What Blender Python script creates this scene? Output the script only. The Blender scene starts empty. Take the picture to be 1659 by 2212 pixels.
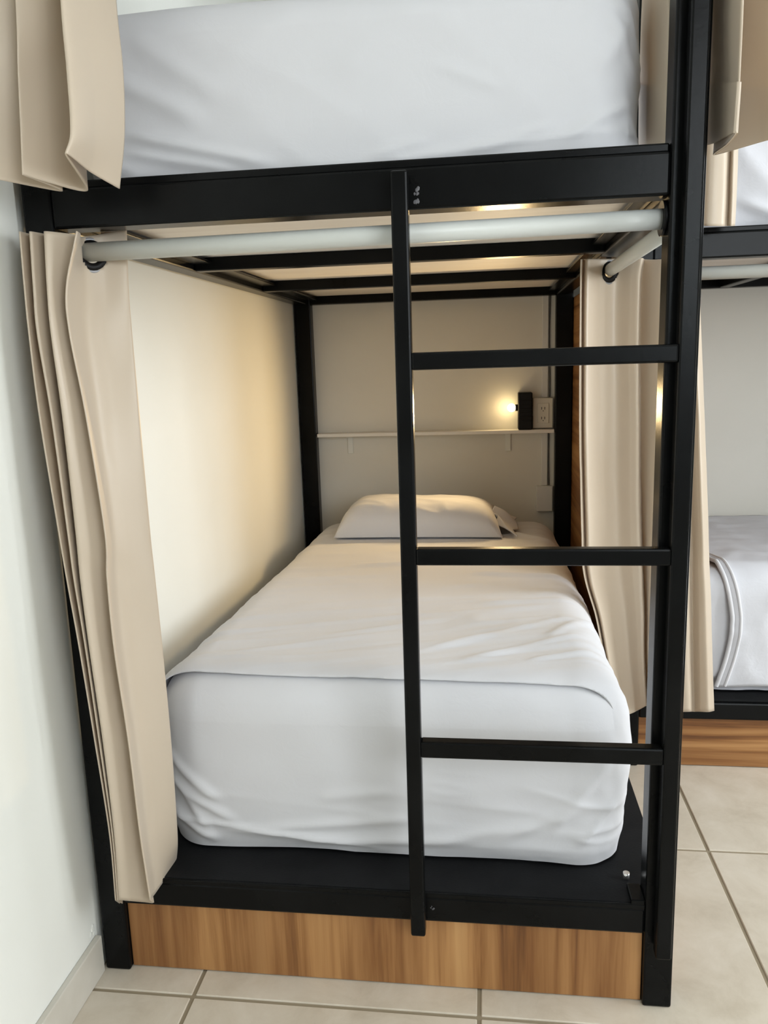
import bpy, bmesh, math, random
import numpy as np
from mathutils import Matrix, Vector

# ------------------------------------------------------------------ camera
scn = bpy.context.scene
COL = scn.collection
cam = bpy.data.cameras.new('camera')
cam_ob = bpy.data.objects.new('camera', cam)
COL.objects.link(cam_ob)
scn.camera = cam_ob
RIGHT = Vector((0.9918383, 0.1236731, -0.0310117))
UP = Vector((0.0070385, 0.1897467, 0.9818078))
FWD = Vector((-0.1273076, 0.9740129, -0.1873276))
m = Matrix((RIGHT, UP, -FWD)).transposed().to_4x4()
m.translation = Vector((0.7393, -1.2671, 1.1458))
cam_ob.matrix_world = m
cam.sensor_fit = 'VERTICAL'
cam.sensor_height = 36.0
cam.lens = 1711.07 / 2212 * 36.0
cam.clip_start = 0.02

# ------------------------------------------------------------------ light and exposure
scn.view_settings.view_transform = 'Standard'
scn.view_settings.look = 'None'
scn.view_settings.gamma = 1.0
scn.view_settings.use_curve_mapping = False
scn.view_settings.exposure = 0.06
w = bpy.data.worlds.new('daylight')
scn.world = w
w.use_nodes = True
bg = w.node_tree.nodes['Background']
bg.inputs[0].default_value = (0.80, 0.90, 1.0, 1)
bg.inputs[1].default_value = 1.0


def area_light(name, loc, direction, sx, sy, power, color):
    L = bpy.data.lights.new(name, 'AREA')
    L.shape = 'RECTANGLE'
    L.size, L.size_y = sx, sy
    L.energy = power
    L.color = color
    o = bpy.data.objects.new(name, L)
    o.location = loc
    o.rotation_euler = Vector(direction).to_track_quat('-Z', 'Z').to_euler()
    COL.objects.link(o)
    return o


# daylight falling in through the two windows of the room
area_light('window_daylight', (2.2, -2.27, 1.65), (-0.38, 1, -0.30), 1.7, 1.15, 42, (0.93, 0.97, 1.0))
area_light('window_daylight', (3.84, 0.05, 1.45), (-1, 0, -0.05), 1.5, 1.6, 72, (0.93, 0.97, 1.0))


# ------------------------------------------------------------------ materials
def mat(name, color, rough=0.5, metallic=0.0, spec=0.5, coat=0.0):
    M = bpy.data.materials.new(name)
    M.use_nodes = True
    b = M.node_tree.nodes['Principled BSDF']
    b.inputs['Base Color'].default_value = (*color, 1)
    b.inputs['Roughness'].default_value = rough
    b.inputs['Metallic'].default_value = metallic
    b.inputs['Specular IOR Level'].default_value = spec
    b.inputs['Coat Weight'].default_value = coat
    return M


def nodes(M):
    return M.node_tree.nodes, M.node_tree.links, M.node_tree.nodes['Principled BSDF']


def coords(M, scale=(1, 1, 1), rot=(0, 0, 0)):
    n, l, b = nodes(M)
    g = n.new('ShaderNodeNewGeometry')
    mp = n.new('ShaderNodeMapping')
    mp.inputs['Scale'].default_value = scale
    mp.inputs['Rotation'].default_value = rot
    l.new(g.outputs['Position'], mp.inputs['Vector'])
    return mp.outputs[0]


def noise(M, vec, scale, detail=3, rough=0.5, dist=0.0):
    n, l, b = nodes(M)
    t = n.new('ShaderNodeTexNoise')
    t.inputs['Scale'].default_value = scale
    t.inputs['Detail'].default_value = detail
    t.inputs['Roughness'].default_value = rough
    t.inputs['Distortion'].default_value = dist
    l.new(vec, t.inputs['Vector'])
    return t.outputs[0]


def ramp(M, fac, stops):
    n, l, b = nodes(M)
    r = n.new('ShaderNodeValToRGB')
    e = r.color_ramp.elements
    while len(e) < len(stops):
        e.new(0.5)
    for el, (p, c) in zip(e, stops):
        el.position = p
        el.color = (*c, 1)
    l.new(fac, r.inputs[0])
    return r.outputs[0]


def bump(M, height, strength, distance=0.002):
    n, l, b = nodes(M)
    u = n.new('ShaderNodeBump')
    u.inputs['Strength'].default_value = strength
    u.inputs['Distance'].default_value = distance
    l.new(height, u.inputs['Height'])
    l.new(u.outputs[0], b.inputs['Normal'])


def setcol(M, sock):
    n, l, b = nodes(M)
    l.new(sock, b.inputs['Base Color'])


M_wall = mat('wall_paint', (0.80, 0.81, 0.76), 0.75, spec=0.25)
v = coords(M_wall)
setcol(M_wall, ramp(M_wall, noise(M_wall, v, 2.2, 4), [(0.3, (0.775, 0.785, 0.735)), (0.7, (0.82, 0.83, 0.785))]))
bump(M_wall, noise(M_wall, v, 70, 4, 0.6), 0.12)

M_wall_b = mat('back_wall_paint', (0.77, 0.75, 0.69), 0.75, spec=0.2)
v = coords(M_wall_b)
setcol(M_wall_b, ramp(M_wall_b, noise(M_wall_b, v, 2.2, 4), [(0.3, (0.74, 0.722, 0.655)), (0.7, (0.79, 0.772, 0.705))]))
bump(M_wall_b, noise(M_wall_b, v, 70, 4, 0.6), 0.12)
M_far = mat('unseen_wall_darkened', (0.42, 0.42, 0.41), 0.8, spec=0.2)  # unseen front wall, darkened to dim fill and reflections in the black steel
M_ceil = mat('ceiling_paint', (0.82, 0.82, 0.79), 0.9, spec=0.1)

M_black = mat('black_powder_coat', (0.004, 0.0044, 0.0048), 0.26, spec=0.12)
v = coords(M_black)
n_, l_, b_ = nodes(M_black)
setcol(M_black, ramp(M_black, noise(M_black, v, 9, 5), [(0.35, (0.003, 0.0033, 0.0034)), (0.75, (0.006, 0.0065, 0.0068))]))
bump(M_black, noise(M_black, v, 140, 2), 0.06)

M_deck = mat('black_board', (0.008, 0.0085, 0.0095), 0.55, spec=0.12)
v = coords(M_deck)
setcol(M_deck, ramp(M_deck, noise(M_deck, v, 14, 4), [(0.3, (0.006, 0.0065, 0.0072)), (0.7, (0.010, 0.0105, 0.0115))]))
bump(M_deck, noise(M_deck, v, 220, 3), 0.15)

M_pole = mat('pale_grey_rod', (0.60, 0.62, 0.59), 0.38, metallic=0.0, spec=0.5)
M_board = mat('pale_plywood', (0.78, 0.73, 0.67), 0.6, spec=0.2)
v = coords(M_board, (1, 12, 1))
setcol(M_board, ramp(M_board, noise(M_board, v, 3, 4), [(0.3, (0.74, 0.69, 0.63)), (0.7, (0.81, 0.77, 0.71))]))


def wood(name, scale, big):
    M = mat(name, (0.4, 0.2, 0.09), 0.42, spec=0.4)
    v = coords(M, scale)
    n, l, b = nodes(M)
    a = noise(M, v, 1.0, 5, 0.62, 0.35)
    v2 = coords(M, big)
    c = noise(M, v2, 1.0, 2, 0.5, 0.6)
    ca = ramp(M, a, [(0.28, (0.13, 0.050, 0.016)), (0.42, (0.31, 0.142, 0.048)), (0.56, (0.45, 0.232, 0.088)), (0.74, (0.56, 0.315, 0.130))])
    cc = ramp(M, c, [(0.35, (0.58, 0.50, 0.44)), (0.62, (1.0, 1.0, 1.0))])
    mx = n.new('ShaderNodeMix')
    mx.data_type = 'RGBA'
    mx.blend_type = 'MULTIPLY'
    mx.inputs[0].default_value = 0.8
    l.new(ca, mx.inputs[6])
    l.new(cc, mx.inputs[7])
    setcol(M, mx.outputs[2])
    bump(M, a, 0.05)
    return M


M_wood_v = wood('wood_vertical_grain', (27, 27, 1.0), (8, 8, 0.6))
M_wood_h = wood('wood_horizontal_grain', (1.3, 46, 46), (0.7, 9, 16))
M_wood_d = wood('wood_side_grain', (46, 1.3, 46), (9, 0.7, 12))

M_sheet = mat('white_cotton', (0.69, 0.695, 0.725), 0.85, spec=0.15)
v = coords(M_sheet)
bump(M_sheet, noise(M_sheet, v, 26, 5, 0.6, 0.8), 0.16, 0.004)
n_, l_, b_ = nodes(M_sheet)
b_.inputs['Sheen Weight'].default_value = 0.15

M_grey_sheet = mat('cool_white_cotton', (0.67, 0.68, 0.725), 0.85, spec=0.15)
v = coords(M_grey_sheet)
bump(M_grey_sheet, noise(M_grey_sheet, v, 30, 5, 0.6, 0.8), 0.25, 0.004)


def curtain_mat(name, color, trans):
    M = mat(name, color, 0.38, spec=0.55)
    n, l, b = nodes(M)
    b.inputs['Sheen Weight'].default_value = 0.2
    b.inputs['Sheen Roughness'].default_value = 0.4
    t = n.new('ShaderNodeBsdfTranslucent')
    t.inputs[0].default_value = (color[0], color[1] * 0.9, color[2] * 0.75, 1)
    mx = n.new('ShaderNodeMixShader')
    mx.inputs[0].default_value = trans
    l.new(b.outputs[0], mx.inputs[1])
    l.new(t.outputs[0], mx.inputs[2])
    l.new(mx.outputs[0], n['Material Output'].inputs['Surface'])
    v = coords(M, (1, 1, 0.35))
    bump(M, noise(M, v, 16, 4, 0.5, 0.5), 0.12, 0.004)
    return M


M_curt = curtain_mat('beige_curtain_cloth', (0.70, 0.60, 0.475), 0.22)
M_ring = mat('grey_eyelet_metal', (0.30, 0.30, 0.31), 0.45, metallic=0.3)
M_hole = mat('dark_plastic', (0.006, 0.0055, 0.0055), 0.45, spec=0.2)
M_plastic = mat('cream_plastic', (0.74, 0.70, 0.60), 0.45)
M_white_pl = mat('white_plastic', (0.74, 0.73, 0.70), 0.5)
M_slot = mat('outlet_slot', (0.05, 0.045, 0.04), 0.6)
M_shelf = mat('white_shelf_board', (0.80, 0.78, 0.74), 0.45)
M_screw = mat('bright_screw', (0.8, 0.8, 0.8), 0.25, metallic=0.9)
M_scratch = mat('bare_scuffed_metal', (0.13, 0.13, 0.14), 0.5)
M_cable = mat('grey_cable', (0.09, 0.085, 0.08), 0.6)

M_tile = mat('beige_floor_tile', (0.58, 0.52, 0.43), 0.33, spec=0.4)
v = coords(M_tile)
a = noise(M_tile, v, 9, 7, 0.68, 0.4)
setcol(M_tile, ramp(M_tile, a, [(0.28, (0.52, 0.455, 0.36)), (0.5, (0.61, 0.545, 0.445)), (0.75, (0.68, 0.62, 0.525))]))
bump(M_tile, noise(M_tile, v, 60, 3), 0.04)
M_grout = mat('brown_grout', (0.30, 0.25, 0.175), 0.9, spec=0.1)
M_skirt = mat('baseboard_tile', (0.60, 0.57, 0.50), 0.4)
v = coords(M_skirt)
setcol(M_skirt, ramp(M_skirt, noise(M_skirt, v, 9, 5), [(0.3, (0.55, 0.52, 0.45)), (0.7, (0.64, 0.615, 0.55))]))
M_frame = mat('window_frame_paint', (0.75, 0.75, 0.74), 0.4)
M_glass = mat('window_glass', (0.9, 0.95, 0.95), 0.02)
nodes(M_glass)[2].inputs['Transmission Weight'].default_value = 1.0
M_bulb = mat('lit_bulb', (1.0, 0.85, 0.5), 0.5)
nodes(M_bulb)[2].inputs['Emission Color'].default_value = (1.0, 0.80, 0.40, 1)
nodes(M_bulb)[2].inputs['Emission Strength'].default_value = 7.0


# ------------------------------------------------------------------ builders
def link(name, me, material, parent=None, smooth=False, label=None):
    o = bpy.data.objects.new(name, me)
    if material is not None:
        me.materials.append(material)
    COL.objects.link(o)
    if parent is not None:
        o.parent = parent
    if smooth:
        for p in me.polygons:
            p.use_smooth = True
    if label:
        o['label'] = label
    return o


def thing(name, label, cat, loc=(0, 0, 0), group=None):
    o = bpy.data.objects.new(name, None)
    o.empty_display_size = 0.1
    COL.objects.link(o)
    o.location = loc
    tag(o, label, cat, group)
    return o


def tag(o, label, cat, group=None):
    o['label'] = label
    o['category'] = cat
    if group:
        o['group'] = group
    return o


def box_bm(bm, x0, x1, y0, y1, z0, z1, bev=0.0, seg=2):
    r = bmesh.ops.create_cube(bm, size=1)
    for vv in r['verts']:
        vv.co = Vector(((x0 + x1) / 2 + vv.co.x * (x1 - x0), (y0 + y1) / 2 + vv.co.y * (y1 - y0), (z0 + z1) / 2 + vv.co.z * (z1 - z0)))
    if bev:
        es = {e for vv in r['verts'] for e in vv.link_edges}
        bmesh.ops.bevel(bm, geom=list(es), offset=bev, segments=seg, affect='EDGES', profile=0.5)


def box(name, b, material, parent=None, bev=0.003, label=None, seg=2, off=None):
    """axis-aligned bevelled box, b = (x0, x1, y0, y1, z0, z1) in metres"""
    bm = bmesh.new()
    box_bm(bm, *b, bev, seg)
    return done(name, bm, material, parent, label=label)


def done(name, bm, material, parent=None, smooth=False, label=None):
    if parent is not None:
        bm.transform(Matrix.Translation(-Vector(parent.matrix_basis.translation if parent.parent is None else (0, 0, 0))))
    me = bpy.data.meshes.new(name)
    bmesh.ops.recalc_face_normals(bm, faces=bm.faces)
    bm.to_mesh(me)
    bm.free()
    return link(name, me, material, parent, smooth, label)


def cyl_bm(bm, p0, p1, r, n=20, r2=None):
    p0, p1 = Vector(p0), Vector(p1)
    d = p1 - p0
    q = d.to_track_quat('Z', 'Y').to_matrix().to_4x4()
    bmesh.ops.create_cone(bm, cap_ends=True, segments=n, radius1=r, radius2=r if r2 is None else r2, depth=d.length, matrix=Matrix.Translation((p0 + p1) / 2) @ q)


def cyl(name, p0, p1, r, material, parent=None, n=20, label=None, r2=None):
    bm = bmesh.new()
    cyl_bm(bm, p0, p1, r, n, r2)
    o = done(name, bm, material, parent, label=label)
    for p in o.data.polygons:
        p.use_smooth = len(p.vertices) == 4
    return o


def torus(name, c, axis, R, r, material, parent=None, n=28, k=8):
    bm = bmesh.new()
    q = Vector(axis).to_track_quat('Z', 'Y').to_matrix()
    vs = []
    for i in range(n):
        a = 2 * math.pi * i / n
        ring = []
        for j in range(k):
            t = 2 * math.pi * j / k
            p = Vector(((R + r * math.cos(t)) * math.cos(a), (R + r * math.cos(t)) * math.sin(a), r * 0.6 * math.sin(t)))
            ring.append(bm.verts.new(q @ p + Vector(c)))
        vs.append(ring)
    for i in range(n):
        for j in range(k):
            bm.faces.new((vs[i][j], vs[(i + 1) % n][j], vs[(i + 1) % n][(j + 1) % k], vs[i][(j + 1) % k]))
    return done(name, bm, material, parent, smooth=True)


def structure(o):
    o['kind'] = 'structure'
    return o


# numpy value noise -------------------------------------------------------
def _hash(ix, iy, iz, seed):
    h = (ix * 374761393 + iy * 668265263 + iz * 2147483647 + seed * 974711) & 0xFFFFFFFF
    h = ((h ^ (h >> 13)) * 1274126177) & 0xFFFFFFFF
    h = (h ^ (h >> 16)) & 0xFFFF
    return h / 32767.5 - 1.0


def vnoise(p, seed=0):
    p = np.asarray(p, float)
    i = np.floor(p).astype(np.int64)
    f = p - i
    f = f * f * (3 - 2 * f)
    out = 0
    for dx in (0, 1):
        for dy in (0, 1):
            for dz in (0, 1):
                wgt = (f[:, 0] if dx else 1 - f[:, 0]) * (f[:, 1] if dy else 1 - f[:, 1]) * (f[:, 2] if dz else 1 - f[:, 2])
                out = out + wgt * _hash(i[:, 0] + dx, i[:, 1] + dy, i[:, 2] + dz, seed)
    return out


def fbm(p, octs=3, seed=0):
    s, a = 0, 1.0
    p = np.asarray(p, float)
    for o in range(octs):
        s = s + a * vnoise(p, seed + o)
        p = p * 2.03
        a *= 0.5
    return s


def crease(u, v, a, b, width, height, soft=0.25):
    """a cloth fold: a smooth ridge along the segment a-b of the (u, v) plane"""
    ax, ay = a
    dx, dy = b[0] - ax, b[1] - ay
    L2 = dx * dx + dy * dy
    t = ((u - ax) * dx + (v - ay) * dy) / L2
    d = ((u - ax) * -dy + (v - ay) * dx) / math.sqrt(L2)
    fade = np.clip(t / soft, 0, 1) * np.clip((1 - t) / soft, 0, 1)
    fade = fade * fade * (3 - 2 * fade)
    return height * fade * np.exp(-(d / width) ** 2)


def grid_mesh(name, P, closed_u=False):
    """P: (n, m, 3) array -> quads"""
    n, m_, _ = P.shape
    me = bpy.data.meshes.new(name)
    idx = np.arange(n * m_).reshape(n, m_)
    q = np.stack([idx[:-1, :-1], idx[1:, :-1], idx[1:, 1:], idx[:-1, 1:]], -1).reshape(-1, 4)
    me.from_pydata(P.reshape(-1, 3).tolist(), [], q.tolist())
    return me


def spaced(lo, hi, n, dense_lo=0.1, dense_hi=0.1):
    """n samples from lo to hi, packed towards both ends"""
    t = np.linspace(0, 1, n)
    return lo + (hi - lo) * (t - 0.09 * np.sin(2 * math.pi * t))


def mattress_mesh(name, x0, x1, y0, y1, zb, zt, R, r, wrinkle=None, nx=84, ny=130, nz=34, sag=0.0, open_front=None, drop=None):
    """soft box: rounded in plan (R) and along the top edge (r); wrinkle(pos, nrm, face) -> offset along the normal.
    open_front / drop make the same shape into a sheet lying over it (no front face, sides down to z = drop)."""
    cx, cy, a, b = (x0 + x1) / 2, (y0 + y1) / 2, (x1 - x0) / 2, (y1 - y0) / 2

    def plan(X, Y):
        sx, sy = np.sign(X), np.sign(Y)
        lx, ly = (np.abs(X) - (a - R)) / R, (np.abs(Y) - (b - R)) / R
        c = (lx > 0) & (ly > 0)
        mm = np.maximum(lx, ly)
        hh = np.maximum(np.hypot(lx, ly), 1e-9)
        k = np.where(c, mm / hh, 1.0)
        px = np.where(c, sx * ((a - R) + R * lx * k), X)
        py = np.where(c, sy * ((b - R) + R * ly * k), Y)
        e = np.where(c, R * (1 - mm), np.minimum(a - np.abs(X), b - np.abs(Y)))
        return px, py, e
    xs = spaced(-a, a, nx)
    ys = spaced(-b, b, ny)
    X, Y = np.meshgrid(xs, ys, indexing='ij')
    px, py, e = plan(X, Y)
    ee = np.clip(e, 0, r)
    top = zt - (r - np.sqrt(np.maximum(r * r - (r - ee) ** 2, 0)))
    verts = [np.stack([px + cx, py + cy, top], -1).reshape(-1, 3)]
    idx = np.arange(nx * ny).reshape(nx, ny)
    faces = [np.stack([idx[:-1, :-1], idx[1:, :-1], idx[1:, 1:], idx[:-1, 1:]], -1).reshape(-1, 4)]
    loop = np.concatenate([idx[:, 0], idx[-1, 1:], idx[-2::-1, -1], idx[0, -2:0:-1]])
    base = verts[0][loop]
    zl = zb if drop is None else drop
    prev = loop
    cnt = nx * ny
    for k in range(1, nz + 1):
        t = k / nz
        ring = base.copy()
        ring[:, 2] = base[:, 2] + (zl - base[:, 2]) * t
        verts.append(ring)
        cur = np.arange(cnt, cnt + len(loop))
        faces.append(np.stack([prev, np.roll(prev, -1), np.roll(cur, -1), cur], -1))
        prev = cur
        cnt += len(loop)
    V = np.concatenate(verts)
    F = np.concatenate(faces)
    if sag:
        hfac = np.clip((V[:, 2] - zb) / (zt - zb), 0, 1)
        V[:, 2] -= sag * hfac * np.clip((V[:, 1] - y0) / (y1 - y0), 0, 1)
    # normals
    me = bpy.data.meshes.new(name)
    me.from_pydata(V.tolist(), [], F.tolist())
    bm = bmesh.new()
    bm.from_mesh(me)
    bmesh.ops.recalc_face_normals(bm, faces=bm.faces)
    if sum(f.normal.z for f in bm.faces) < 0:
        bmesh.ops.reverse_faces(bm, faces=bm.faces)
    bm.to_mesh(me)
    bm.free()
    if wrinkle is not None:
        N = np.zeros(len(V) * 3)
        me.vertices.foreach_get('normal', N)
        N = N.reshape(-1, 3)
        V = V + N * wrinkle(V, N)[:, None]
        me.vertices.foreach_set('co', V.reshape(-1))
    me.update()
    bm = bmesh.new()
    bm.from_mesh(me)
    if open_front is not None:
        bmesh.ops.bisect_plane(bm, geom=bm.verts[:] + bm.edges[:] + bm.faces[:], dist=1e-5, plane_co=(0, open_front, 0), plane_no=(0.012, 1, 0), clear_inner=True)
    loose = [vv for vv in bm.verts if not vv.link_faces]
    if loose:
        bmesh.ops.delete(bm, geom=loose, context='VERTS')
    bmesh.ops.recalc_face_normals(bm, faces=bm.faces)
    bm.to_mesh(me)
    bm.free()
    return me


def spline_rows(rows, ns, nt, tension=0.42):
    """dense surface through a net of control points (rows top to bottom)"""
    A = np.array(rows, float)

    def interp(P, n, dense=None, ten=tension):
        k = len(P)
        t = np.linspace(0, k - 1, n) if dense is None else dense * (k - 1)
        i = np.clip(np.floor(t).astype(int), 0, k - 2)
        f = (t - i).reshape([-1] + [1] * (P.ndim - 1))
        Q = np.concatenate([[2 * P[0] - P[1]], P, [2 * P[-1] - P[-2]]])
        p0, p1, p2, p3 = Q[i], Q[i + 1], Q[i + 2], Q[i + 3]
        m1, m2 = ten * (p2 - p0), ten * (p3 - p1)
        return (2 * f**3 - 3 * f**2 + 1) * p1 + (f**3 - 2 * f**2 + f) * m1 + (-2 * f**3 + 3 * f**2) * p2 + (f**3 - f**2) * m2
    B = interp(A, nt, ten=0.5)
    C = interp(B.transpose(1, 0, 2), ns).transpose(1, 0, 2)
    return C          # (nt, ns, 3)


def curtain(label, rows, group=None, ns=120, nt=110, wob=0.0025, seed=1, hole=None, hem=0.0, name='curtain'):
    P = spline_rows(rows, ns, nt)
    flat = P.reshape(-1, 3)
    d = fbm(flat * np.array([9, 9, 4.0]), 3, seed)
    flat = flat + np.stack([d * wob * 0.6, -d * wob, 0 * d], -1)
    P = flat.reshape(P.shape)
    root = thing(name, label, 'curtain', tuple(P[0].mean(0)), group)
    o0 = Vector(root.location)
    me = grid_mesh('fabric', P - np.array(o0))
    if hole is not None:
        bm = bmesh.new()
        bm.from_mesh(me)
        c = Vector(hole[0]) - o0
        dead = [f for f in bm.faces if (f.calc_center_median() - c).length < hole[1] and not (hole[2] is None)]
        bmesh.ops.delete(bm, geom=dead, context='FACES')
        bm.to_mesh(me)
        bm.free()
    fo = link('fabric', me, M_curt, root, smooth=True)
    s = fo.modifiers.new('thickness', 'SOLIDIFY')
    s.thickness = 0.0022
    s.offset = 0
    if hem:
        # turned-up double hem: a second layer of cloth behind the lower edge
        k = int(np.argmin(np.abs(P[:, ns // 2, 2] - (P[-1, ns // 2, 2] + hem))))
        Q = P[k:]
        n = np.cross(np.gradient(Q, axis=0), np.gradient(Q, axis=1))
        n /= np.maximum(np.linalg.norm(n, axis=2, keepdims=True), 1e-9)
        h = link('hem', grid_mesh('hem', Q + n * 0.0028 - np.array(o0)), M_curt, root, smooth=True)
    return root, P


def add_eyelet(root, c, axis, R):
    t = torus('eyelet', c, axis, R, 0.0055, M_ring, root)
    return t
# ------------------------------------------------------------------ setting
W, L, PZ = 1.06, 1.886, 0.05          # bed width, length to the rear posts, post size
XW, YW = -0.012, 1.945                # left wall plane, back wall plane
XR, YF, ZC = 3.9, -2.36, 2.75

floor = structure(box('floor', (XW - 0.1, XR + 0.1, YF - 0.1, YW + 0.1, -0.12, -0.003), M_grout, bev=0))
pitch, gap = 0.527, 0.0075
gx = [XW] + [0.1945 + pitch * i for i in range(0, 8) if 0.1945 + pitch * i < XR] + [XR]
gy = [YF] + [-0.05 + pitch * i for i in range(-6, 4) if YF < -0.05 + pitch * i < YW] + [YW]
tile_meshes = {}
for i in range(len(gx) - 1):
    for j in range(len(gy) - 1):
        sx, sy = gx[i + 1] - gx[i] - gap, gy[j + 1] - gy[j] - gap
        if sx < 0.01 or sy < 0.01:
            continue
        key = (round(sx, 4), round(sy, 4))
        if key not in tile_meshes:
            bm = bmesh.new()
            box_bm(bm, -sx / 2, sx / 2, -sy / 2, sy / 2, -0.009, 0.0, 0.0016, 1)
            me = bpy.data.meshes.new('tile')
            bm.to_mesh(me)
            bm.free()
            me.materials.append(M_tile)
            tile_meshes[key] = me
        t = bpy.data.objects.new('tile', tile_meshes[key])
        t.location = ((gx[i] + gx[i + 1]) / 2, (gy[j] + gy[j + 1]) / 2, 0.0)
        t.parent = floor
        COL.objects.link(t)

structure(box('wall_left', (XW - 0.1, XW, YF - 0.1, YW + 0.1, -0.003, ZC), M_wall, bev=0))
structure(box('wall_back', (XW, XR, YW, YW + 0.1, -0.003, ZC), M_wall_b, bev=0))
structure(box('ceiling', (XW - 0.1, XR + 0.1, YF - 0.1, YW + 0.1, ZC, ZC + 0.1), M_ceil, bev=0))


def wall_with_window(name, material, along, plane, out, lo, hi, w0, w1, z0, z1):
    bm = bmesh.new()

    def part(a0, a1, zz0, zz1):
        p0, p1 = sorted((plane, plane + out))
        if along == 'x':
            box_bm(bm, a0, a1, p0, p1, zz0, zz1)
        else:
            box_bm(bm, p0, p1, a0, a1, zz0, zz1)
    part(lo, w0, -0.003, ZC)
    part(w1, hi, -0.003, ZC)
    part(w0, w1, -0.003, z0)
    part(w0, w1, z1, ZC)
    structure(done(name, bm, material))


wall_with_window('wall_front', M_far, 'x', YF, -0.1, XW, XR, 1.3, 3.1, 1.0, 2.3)
wall_with_window('wall_right', M_wall, 'y', XR, 0.1, YF, YW, -0.75, 0.85, 0.6, 2.3)


def window(name, along, plane, w0, w1, z0, z1):
    def bb(a0, a1, d, zz0, zz1):
        return (a0, a1, plane - d, plane + d, zz0, zz1) if along == 'x' else (plane - d, plane + d, a0, a1, zz0, zz1)
    root = structure(box(name, bb(w0, w1, 0.03, z0, z0 + 0.05), M_frame))
    mid = (w0 + w1) / 2
    for f in [(w0, w1, 0.03, z1 - 0.05, z1), (w0, w0 + 0.05, 0.028, z0 + 0.05, z1 - 0.05), (w1 - 0.05, w1, 0.028, z0 + 0.05, z1 - 0.05), (mid - 0.025, mid + 0.025, 0.028, z0 + 0.05, z1 - 0.05)]:
        box('frame_bar', bb(*f), M_frame, root)
    for a0, a1 in ((w0 + 0.05, mid - 0.025), (mid + 0.025, w1 - 0.05)):
        box('pane', bb(a0, a1, 0.003, z0 + 0.05, z1 - 0.05), M_glass, root, bev=0)


window('window_1', 'x', YF - 0.06, 1.3, 3.1, 1.0, 2.3)
window('window_2', 'y', XR + 0.06, -0.75, 0.85, 0.6, 2.3)

bl = structure(box('baseboard_left', (XW, 0.0005, YF, -0.004, 0.0, 0.078), M_skirt, bev=0.002))
# flaking paint where the baseboard meets the bed post
bm = bmesh.new()
for (y, z, s) in [(-0.012, 0.098, 0.010), (-0.020, 0.090, 0.007), (-0.009, 0.086, 0.006)]:
    r = bmesh.ops.create_icosphere(bm, subdivisions=1, radius=s)
    for vv in r['verts']:
        vv.co = Vector((XW + vv.co.x * 0.22, y + vv.co.y * 0.7, z + vv.co.z))
done('paint_chip', bm, M_wall, bl)


# ------------------------------------------------------------------ bunk beds
def bunk_frame(label, ox, oy, length_x, length_y, kind):
    """posts, rails, slats, boards of one black steel bunk; kind 'end' shows its short end, 'side' its long side"""
    root = thing('bunk_bed', label, 'bunk bed', (ox, oy, 0))
    x1, y1 = ox + length_x, oy + length_y
    H = 2.62

    def B(name, b, m=M_black, bev=0.004, par=root, lab=None):
        return box(name, b, m, par, bev, lab)
    xs = ((ox, ox + PZ), (x1 - PZ, x1))
    ys = ((oy, oy + PZ), (y1 - PZ, y1))
    for i, (a, b) in enumerate(xs):
        for j, (c, d) in enumerate(ys):
            if kind == 'end' and j == 1:
                a, b = (a - 0.004, b + 0.009) if i == 0 else (a, b + 0.014)
            B('post', (a, b, c, d, 0.0, H))
    for zb, zt in ((0.145, 0.194), (1.371, 1.432), (H - 0.04, H)):
        for (c, d) in ys:
            B('rail', (ox + PZ, x1 - PZ, c + 0.001, d - 0.001, zb, zt))
        for (a, b) in xs:
            B('rail', (a + 0.001, b - 0.001, oy + PZ, y1 - PZ, zb, zt))
    # raised lip along the upper front rail
    B('rail_lip', (ox + PZ, x1 - PZ, oy + 0.012, oy + 0.046, 1.432, 1.446), bev=0.003)
    # ledges inside the upper rails that carry the slats
    B('ledge', (ox + PZ, ox + PZ + 0.045, oy + PZ, y1 - PZ, 1.386, 1.392), bev=0.001)
    B('ledge', (x1 - PZ - 0.03, x1 - PZ, oy + PZ, y1 - PZ, 1.386, 1.392), bev=0.001)
    if kind == 'end':
        sl = [oy + 0.64, oy + 1.24]
        for s in sl:
            B('slat', (ox + PZ, x1 - PZ, s, s + 0.035, 1.371, 1.402), bev=0.003)
    else:
        for k in range(1, 4):
            s = ox + k * length_x / 4
            B('slat', (s, s + 0.035, oy + PZ, y1 - PZ, 1.371, 1.402), bev=0.003)
    B('upper_board', (ox + PZ + 0.004, x1 - PZ - 0.004, oy + PZ + 0.003, y1 - PZ - 0.003, 1.4025, 1.412), M_board, 0.001, lab='pale plywood board seen from below')
    B('lower_board', (ox + 0.052, x1 - 0.002, oy + 0.009, y1 - PZ - 0.002, 0.1945, 0.2008), M_deck, 0.0015)
    return root


bed = bunk_frame('black steel bunk bed with a ladder, nearest the camera, standing against the left wall', 0.0, 0.0, W, L + PZ, 'end')
# thin top flange of the lower front rail
box('rail_lip', (PZ, W - PZ, 0.0012, 0.0062, 0.193, 0.2018), M_black, bed, 0.0015)
box('base_panel', (PZ + 0.001, W - PZ - 0.001, 0.012, 0.030, 0.002, 0.1445), M_wood_v, bed, 0.001, label='brown wood-grain panel closing the foot of the bed')
box('base_panel', (W - 0.034, W - 0.016, PZ + 0.001, L - 0.001, 0.002, 0.1445), M_wood_d, bed, 0.001, label='brown wood-grain panel along the right side')
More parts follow.
